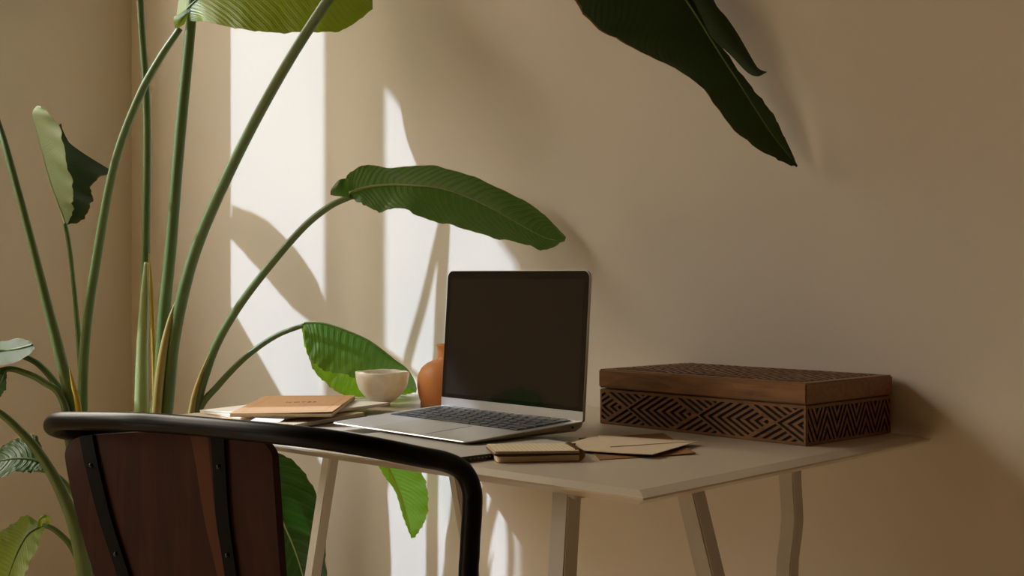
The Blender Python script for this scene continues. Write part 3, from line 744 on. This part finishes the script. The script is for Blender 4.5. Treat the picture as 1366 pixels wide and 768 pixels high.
stalk([root(-.05, -.08), (132, 800, 2.25), (120, 730, 2.22), (111, 690, 2.20), (98, 659, 2.2), (75, 634, 2.2), (52, 626, 2.2), (30, 628, 2.2)], [.009, .008, .0065, .0058, .005, .0045, .004, .0035])
stalk([(128, 850, 2.2), (118, 790, 2.19), (106, 752, 2.18), (94, 727, 2.17), (75, 708, 2.16), (60, 701, 2.16), (48, 702, 2.16)], [.006, .006, .0055, .005, .0045, .004, .0035])
stalk([(126, 900, 2.25), (110, 700, 2.24), (108, 640, 2.24)], [.009, .007, .002])
stalk([root(.09, -.03), (230, 700, 2.36), (280, 640, 2.36), (320, 605, 2.35), (345, 600, 2.34)], [.009, .008, .006, .005, .004])
stalk([root(.08, .03), (230, 690, 2.40), (310, 620, 2.42), (390, 588, 2.43), (450, 577, 2.42), (485, 583, 2.41)], [.009, .008, .006, .0045, .004, .0035])
# sheaths at the foot of the stalks
stalk([(205, 640, 2.545), (206.5, 550, 2.535), (204.5, 460, 2.54), (202, 390, 2.55), (199, 338, 2.56)], [.006, .0045, .0042, .004, .0006], 'sheath_yellow', 'sheath')
stalk([(206, 640, 2.40), (209, 550, 2.40), (216, 480, 2.40), (226, 430, 2.40), (236, 397, 2.40)], [.010, .0085, .0080, .0052, .0005], 'sheath', 'sheath')
stalk([(112, 640, 2.30), (105, 548, 2.30), (98, 515, 2.30), (92, 488, 2.30)], [.007, .0055, .0038, .0004], 'sheath_yellow', 'sheath')
stalk([(250, 620, 2.36), (256, 545, 2.355), (266, 505, 2.35), (280, 470, 2.34)], [.006, .0055, .0035, .0004], 'sheath', 'sheath')
stalk([(187, 640, 2.548), (188.5, 552, 2.546), (189.5, 470, 2.548), (192.5, 400, 2.553), (195, 350, 2.565)], [.0155, .0140, .0115, .0085, .004], 'stalk_pale', 'sheath')

def leaf(mid, A, B, mat, n=60, m=10, bulge=.0, rippleA=.0015, rippleB=.0015, freq=9, extra=None, rib=.0028, ribmat='stalk', seed=0):
    """blade spanned by three rails (edge A, midrib, edge B)"""
    rnd = random.Random(seed)
    cA, cm_, cB = (cat([P(*p) for p in r], n+1) for r in (A, mid, B))
    bm = bmesh.new(); uvl = bm.loops.layers.uv.verify(); g = []
    ph = [rnd.uniform(0, 6.28) for _ in range(6)]
    for i in range(n+1):
        u = i/n; row = []
        tg = (cm_[min(i+1, n)]-cm_[max(i-1, 0)]).normalized()
        for k in range(-m, m+1):
            s = abs(k)/m; e = (cA if k < 0 else cB)[i]; p = cm_[i].lerp(e, s)
            sd = e-cm_[i]; nn = sd.cross(tg)*(1 if k < 0 else -1)
            if nn.length > 1e-6: nn.normalize()
            if nn.dot(FW) > 0: nn = -nn
            w = sd.length; am = rippleA if k < 0 else rippleB
            off = bulge*w*4*s*(1-s) + am*s*s*(math.sin(freq*6.28*u+ph[0]+(2 if k < 0 else 0))+.6*math.sin(freq*2.3*6.28*u+ph[1]+s))*min(1, w/.02)
            off += .00025*math.sin((u-.35*s**1.4*.5)*6.283*34)*min(1, w/.02)*math.sin(math.pi*s)
            edge = am*.5*s**4*(math.sin(freq*3.7*6.28*u+ph[2])+.7*math.sin(freq*6.1*6.28*u+ph[3]))
            q = p+nn*off
            if sd.length > 1e-6: q += sd.normalized()*edge
            row.append(bm.verts.new(q))
        g.append(row)
    N = 2*m
    for i in range(n):
        for k in range(N):
            f_ = bm.faces.new((g[i][k], g[i+1][k], g[i+1][k+1], g[i][k+1]))
            for l, (a, b) in zip(f_.loops, ((i, k), (i+1, k), (i+1, k+1), (i, k+1))): l[uvl].uv = (a/n, b/N)
    if extra: extra(bm, uvl)
    me = bpy.data.meshes.new('leaf'); bmesh.ops.translate(bm, verts=bm.verts, vec=-pl.location); bm.to_mesh(me); bm.free(); me.shade_smooth()
    me.materials.append(M[mat]); o = bpy.data.objects.new('leaf', me); COL.objects.link(o); o.parent = pl
    if rib:
        bm = bmesh.new(); tube(bm, [cm_[int(i*(n)/12)] for i in range(12)], [rib*(1-.85*i/11) for i in range(12)], 8, 60); link('midrib', bm, ribmat, o, smooth=True)
    return o
def strip(A, B, n=24, m=5):              # an additional lobe of the same blade
    def f(bm, uvl):
        cA, cB = (cat([P(*p) for p in r], n+1) for r in (A, B)); g = []
        for i in range(n+1): g.append([bm.verts.new(cA[i].lerp(cB[i], k/m)+FW*(-.006*math.sin(math.pi*k/m))) for k in range(m+1)])
        for i in range(n):
            for k in range(m):
                f_ = bm.faces.new((g[i][k], g[i+1][k], g[i+1][k+1], g[i][k+1]))
                for l, (a, b) in zip(f_.loops, ((i, k), (i+1, k), (i+1, k+1), (i, k+1))): l[uvl].uv = (a/n*.4, .55+.4*b/m)
    return f
# middle leaf over the laptop
leaf([(465, 258, 2.25), (488, 250, 2.25), (522, 246.5, 2.25), (555, 248, 2.24), (596, 254, 2.24), (637, 269, 2.23), (677, 290, 2.22), (714, 311, 2.21), (737, 320, 2.20), (754, 319, 2.20)],
     [(465, 262, 2.25), (481, 271, 2.23), (503, 281.5, 2.20), (530, 278, 2.19), (566, 290, 2.18), (606, 302.6, 2.17), (660, 316, 2.16), (700, 327, 2.17), (731, 332, 2.18), (753, 322, 2.195)],
     [(462, 248, 2.25), (464, 232, 2.28), (488, 220.5, 2.30), (522, 223, 2.31), (576, 221, 2.32), (612, 229, 2.31), (650, 243.5, 2.29), (695, 265, 2.26), (728, 288, 2.23), (755, 316, 2.20)],
     'leaf', rippleA=.0022, rippleB=.001, freq=5, seed=1, ribmat='stalk_pale', bulge=-.03,
     extra=strip([(466, 264, 2.24), (455, 262, 2.235), (446, 261, 2.235), (441, 260, 2.24)], [(465, 238, 2.26), (462, 238, 2.24), (452, 240, 2.235), (442, 251, 2.24)], 10))
# top leaf
leaf([(236, 36, 2.44), (250, 12, 2.42), (280, -12, 2.40), (330, -35, 2.38), (395, -45, 2.36), (455, -28, 2.34), (497, 5, 2.32)],
     [(232, 30, 2.44), (264, 28, 2.40), (290, 32, 2.35), (340, 42, 2.31), (395, 43, 2.29), (452, 41, 2.28), (497, 14, 2.31)],
     [(236, 22, 2.46), (245, -25, 2.50), (280, -60, 2.52), (335, -85, 2.52), (400, -90, 2.48), (460, -60, 2.42), (497, -2, 2.33)],
     'leaf_yellow', rippleA=.0018, freq=4, seed=2,
     extra=strip([(234, 38, 2.43), (240, 36, 2.42), (246, 32, 2.42)], [(232, 22, 2.43), (240, 18, 2.42), (262, 2, 2.42)], 6))
# folded leaf on the left: pale half nearer, dark half behind
leaf([(88, 300, 2.600), (80, 278, 2.600), (68, 245, 2.600), (57, 207, 2.600), (48, 172, 2.600), (43, 151, 2.600), (49, 141, 2.600)],
     [(90, 298, 2.596), (98, 277, 2.584), (97, 258, 2.560), (92, 226, 2.552), (83, 184, 2.552), (67, 152, 2.568), (53, 141, 2.592)],
     [(90, 300, 2.604), (84, 280, 2.608), (72, 245, 2.608), (60, 207, 2.616), (52, 172, 2.616), (46, 151, 2.608), (50, 141, 2.604)],
     'leaf_pale', rippleA=.003, rippleB=.0, freq=3, seed=3, rib=.0022, ribmat='stalk_pale')
leaf([(88, 300, 2.602), (82, 282, 2.608), (74, 250, 2.624), (70, 215, 2.632), (72, 185, 2.640), (76, 170, 2.640), (82, 165, 2.640)],
     [(92, 299, 2.604), (112, 292, 2.608), (123, 268, 2.608), (122, 247, 2.616), (147, 227, 2.624), (112, 215, 2.640), (84, 180, 2.640)],
     [(88, 300, 2.602), (82, 282, 2.612), (74, 250, 2.628), (70, 215, 2.636), (72, 185, 2.644), (76, 170, 2.644), (80, 165, 2.640)],
     'leaf_dark', rippleA=.003, rippleB=0, freq=3, seed=4, rib=0)
# leaf by the bowl
leaf([(404, 431, 2.35), (428, 430.5, 2.35), (460, 440, 2.35), (495, 456, 2.35), (525, 479, 2.35), (543, 492, 2.36), (553, 508, 2.37), (556, 518, 2.37)],
     [(405, 436, 2.34), (410, 470, 2.30), (424, 489, 2.28), (450, 498, 2.27), (485, 506, 2.27), (520, 514, 2.28), (545, 519, 2.33), (555, 521, 2.36)],
     [(402, 436, 2.36), (407, 462, 2.39), (416, 488, 2.40), (434, 511, 2.40), (462, 527, 2.40), (500, 530, 2.40), (535, 527, 2.39), (555, 523, 2.375)],
     'leaf_neon', rippleA=.0025, rippleB=.002, freq=5, seed=5, rib=.0026, ribmat='stalk_pale')
# leaf tip hanging below the desk
leaf([(485, 583, 2.41), (503, 600, 2.41), (520, 628, 2.41), (534, 660, 2.41), (543, 690, 2.41), (550, 717, 2.41)],
     [(483, 586, 2.41), (497, 606, 2.41), (512, 634, 2.41), (527, 655, 2.41), (538, 690, 2.41), (549, 718, 2.41)],
     [(490, 580, 2.41), (530, 595, 2.40), (556, 622, 2.39), (571, 655, 2.385), (567, 694, 2.39), (553, 717, 2.41)],
     'leaf_neon', rippleA=.001, rippleB=.002, freq=4, seed=6, rib=.0022, ribmat='sheath_yellow', bulge=.05)
# deep green leaf behind the desk leg
leaf([(338, 598, 2.34), (352, 640, 2.34), (370, 680, 2.33), (391, 728, 2.33), (404, 768, 2.33), (415, 815, 2.33), (421, 860, 2.33)],
     [(334, 600, 2.34), (322, 650, 2.32), (326, 705, 2.31), (342, 765, 2.30), (365, 820, 2.30), (395, 855, 2.31), (420, 862, 2.33)],
     [(340, 597, 2.34), (388, 612, 2.36), (422, 658, 2.37), (433, 712, 2.38), (436, 768, 2.38), (434, 820, 2.36), (422, 862, 2.33)],
     'leaf_lush', rippleA=.002, rippleB=.002, freq=4, seed=7, ribmat='stalk_pale', rib=.0026)
# top right leaf
leaf([(740, -170, 2.05), (800, -130, 2.03), (860, -75, 2.0), (912, -5, 1.97), (952, 58, 1.95), (992, 120, 1.93), (1025, 172, 1.92), (1050, 205, 1.915), (1064, 222, 1.91)],
     [(720, -180, 2.06), (725, -110, 2.04), (745, -40, 2.01), (789, 31, 1.98), (844, 63.5, 1.96), (925, 107, 1.94), (980, 174, 1.92), (1036, 212.5, 1.91), (1062, 223, 1.91)],
     [(755, -185, 2.05), (830, -160, 2.04), (885, -100, 2.02), (922, -15, 1.99), (954, 50, 1.96), (1000, 112, 1.93), (1031, 152, 1.92), (1046, 182, 1.915), (1064, 220, 1.91)],
     'leaf_dark', rippleA=.0022, rippleB=.002, freq=4, seed=8, ribmat='stalk', rib=.003, bulge=.05,
     extra=strip([(900, -40, 1.99), (925, 20, 1.97), (951, 52, 1.95), (974, 73, 1.945), (996, 96, 1.94), (1010, 102, 1.935), (1022, 97, 1.935)],
                 [(935, -60, 1.98), (952, 0, 1.96), (970, 24, 1.95), (986, 48, 1.945), (1006, 83, 1.94), (1013, 92, 1.935), (1023, 96, 1.935)]))
# lower left leaves
leaf([(44, 460, 2.33), (20, 466, 2.33), (-10, 468, 2.33), (-60, 470, 2.33), (-110, 485, 2.33), (-150, 505, 2.33)],
     [(46, 464, 2.32), (38, 474, 2.30), (5, 487, 2.28), (-50, 500, 2.27), (-100, 510, 2.28), (-150, 507, 2.33)],
     [(46, 458, 2.34), (30, 452, 2.36), (-5, 455, 2.38), (-60, 452, 2.38), (-110, 462, 2.36), (-150, 503, 2.33)],
     'leaf_dark', rippleA=.0012, rippleB=.0014, freq=3, seed=9, rib=.003)
leaf([(8, 494, 2.29), (3, 508, 2.28), (-6, 522, 2.28), (-25, 545, 2.28), (-50, 570, 2.28)],
     [(9, 500, 2.285), (8, 516, 2.27), (2, 528, 2.27), (-15, 552, 2.27), (-48, 572, 2.28)],
     [(6, 490, 2.295), (-10, 500, 2.29), (-25, 520, 2.29), (-45, 545, 2.29), (-52, 568, 2.28)],
     'leaf_lush', seed=10, freq=3)
leaf([(60, 618, 2.2), (40, 612, 2.2), (15, 612, 2.2), (-20, 620, 2.2), (-60, 640, 2.2), (-90, 665, 2.2)],
     [(60, 625, 2.19), (45, 629, 2.18), (18, 631, 2.17), (-15, 642, 2.17), (-55, 660, 2.17), (-90, 668, 2.2)],
     [(60, 606, 2.21), (46, 580, 2.23), (18, 587, 2.24), (-15, 610, 2.24), (-55, 620, 2.22), (-90, 660, 2.2)],
     'leaf_lush', rippleA=.0025, rippleB=.003, freq=4, seed=11)
leaf([(58, 700, 2.16), (38, 712, 2.15), (24, 735, 2.14), (12, 768, 2.13), (2, 810, 2.12), (-10, 860, 2.12)],
     [(60, 703, 2.155), (52, 725, 2.13), (40, 752, 2.11), (25, 778, 2.09), (12, 820, 2.10), (-8, 860, 2.12)],
     [(56, 697, 2.165), (34, 688, 2.18), (12, 702, 2.19), (-12, 725, 2.19), (-30, 780, 2.17), (-14, 858, 2.13)],
     'leaf_yellow', rippleA=.002, rippleB=.002, freq=4, seed=12,
     extra=strip([(50, 702, 2.15), (51, 692, 2.145), (58, 686, 2.145), (66, 689, 2.15), (66, 699, 2.155)], [(56, 702, 2.15), (57, 696, 2.15), (60, 692, 2.15), (62, 694, 2.155), (62, 699, 2.16)], 12))
# leaves above and left of the frame (most stand on the stalks seen in it)
def upleaf(bx_, by_, d, hx, tx, ty, w, seed, mat='leaf'):
    mid = [(bx_+(tx-bx_)*t, by_+(ty-by_)*t+hx*t*(1-t), d-.1*t) for t in (0, .2, .4, .6, .8, 1)]
    ws = (.15, .8, 1, .9, .6, .02); l = math.hypot(tx-bx_, ty-by_); nx, ny = -(ty-by_)/l, (tx-bx_)/l
    leaf(mid, [(x+nx*w*k, y+ny*w*k, d_-.05*k) for (x, y, d_), k in zip(mid, ws)], [(x-nx*w*k, y-ny*w*k, d_+.02*k) for (x, y, d_), k in zip(mid, ws)], mat, seed=seed)
upleaf(160, -255, 2.56, 0, 60, -640, 75, 21)
upleaf(268, -275, 2.38, 0, 390, -640, 80, 22)
def hung(px, py, dl):                    # a leaf point up the sun ray from a spot on the back wall
    r_ = (px-683)/F; d_ = -CAM.y/(.7325+.6807*r_); p = P(px, py, d_)+Vector((-dl, -dl, dl)); v = p-CAM
    d2 = v.dot(FW); return (683+F*v.dot(RX)/d2, HZ-F*v.z/d2, d2)
leaf([hung(434, 436, .57), hung(425, 418, .55), hung(405, 385, .52), hung(375, 345, .47), hung(340, 312, .46), hung(308, 294, .45)],
     [hung(430, 437, .57), hung(412, 428, .54), hung(388, 408, .50), hung(360, 376, .46), hung(328, 340, .46), hung(306, 316, .45)],
     [hung(436, 430, .57), hung(434, 404, .55), hung(418, 366, .52), hung(388, 325, .47), hung(350, 290, .46), hung(310, 274, .45)], 'leaf', seed=23)
def over(a, b, w, droop, seed):  # unseen leaf added overhead to shade the upper right wall
    a, b = Vector(a), Vector(b); sd = (b-a).cross(Vector((0, 0, 1))).normalized()
    def q(v): v = v-CAM; d_ = v.dot(FW); return (683+F*v.dot(RX)/d_, HZ-F*v.z/d_, d_)
    ts = (0, .15, .35, .55, .75, .9, 1); ws = (.1, .75, 1, .95, .75, .4, .01)
    m_ = [a.lerp(b, t)+Vector((0, 0, droop*4*t*(1-t))) for t in ts]
    leaf([q(p) for p in m_], [q(p+sd*w*k-Vector((0, 0, w*k*.7))) for p, k in zip(m_, ws)], [q(p-sd*w*k-Vector((0, 0, w*k*.7))) for p, k in zip(m_, ws)], 'leaf_dark', seed=seed)
    Q = [Vector((base.x+.05, base.y-.05, .24)), Vector((base.x+.02, base.y+.0, 1.0)), Vector((base.x+.10, base.y+.02, 1.75)), a.lerp(Vector((base.x+.2, base.y, 2.0)), .5)+Vector((0, 0, .05)), a]
    return Q
Q1 = over((1.25, -.30, 1.98), (2.02, -.38, 1.44), .15, .05, 31)
Q2 = over((1.15, -.62, 2.05), (1.95, -.78, 1.46), .16, .05, 32)
for Q_, top in ((Q1, 2.40), (Q2, 2.40)):
    bm = bmesh.new(); tube(bm, [P(262, -90, 2.42), P(300, -330, 2.40), Q_[4]+Vector((-.30, 0, .10)), Q_[4]], [.008, .007, .006, .005], 10, 50); link('leaf_stalk', bm, 'stalk', pl, smooth=True)
upleaf(-85, 525, 2.0, -40, -330, 640, 55, 24, 'leaf_lush')

# ------------------------------------------------------------------ light
sun = bpy.data.lights.new('sun', 'SUN'); sun.energy = 4.8; sun.angle = math.radians(.6); sun.color = (.63, .77, 1.0)
so = bpy.data.objects.new('sun', sun); COL.objects.link(so); so.location = (-3, -3, 4)
so.rotation_euler = Vector((1, K, -1)).to_track_quat('-Z', 'Y').to_euler()
w = bpy.data.worlds.new('World'); S.world = w; w.use_nodes = True
bg = w.node_tree.nodes['Background']; bg.inputs[1].default_value = 18
_n = w.node_tree.nodes; _tc = _n.new('ShaderNodeTexCoord'); _sp = _n.new('ShaderNodeSeparateXYZ'); _cr = _n.new('ShaderNodeValToRGB')
w.node_tree.links.new(_tc.outputs['Generated'], _sp.inputs[0]); w.node_tree.links.new(_sp.outputs[2], _cr.inputs[0]); w.node_tree.links.new(_cr.outputs[0], bg.inputs[0])
_e = _cr.color_ramp.elements; _e[0].position = 0.0; _e[0].color = (.025, .022, .016, 1); _e[1].position = .62; _e[1].color = (1.0, .92, .78, 1)
_x = _e.new(.28); _x.color = (.27, .245, .20, 1)
for i, (a, b) in enumerate(panes):
    Z0 = SILL[i]; Z1 = HEAD[i]
    l = bpy.data.lights.new('window_portal', 'AREA'); l.shape = 'RECTANGLE'; l.size = Z1-Z0; l.size_y = b-a; l.cycles.is_portal = True
    o = bpy.data.objects.new('window_portal', l); COL.objects.link(o); o.location = (-T-.03, -(a+b)/2, (Z0+Z1)/2)
    o.rotation_euler = (0, math.radians(-90), 0)

# ------------------------------------------------------------------ camera
c = bpy.data.cameras.new('camera'); co = bpy.data.objects.new('camera', c); COL.objects.link(co)
co.location = CAM; co.rotation_euler = FW.to_track_quat('-Z', 'Y').to_euler()
c.sensor_width = 36; c.lens = F/1366*36; c.shift_y = (HZ-384)/1366; c.clip_start = .02
S.camera = co
S.view_settings.view_transform = 'Standard'; S.view_settings.look = 'None'; S.view_settings.gamma = 1; S.view_settings.use_curve_mapping = False
S.view_settings.exposure = 0.0
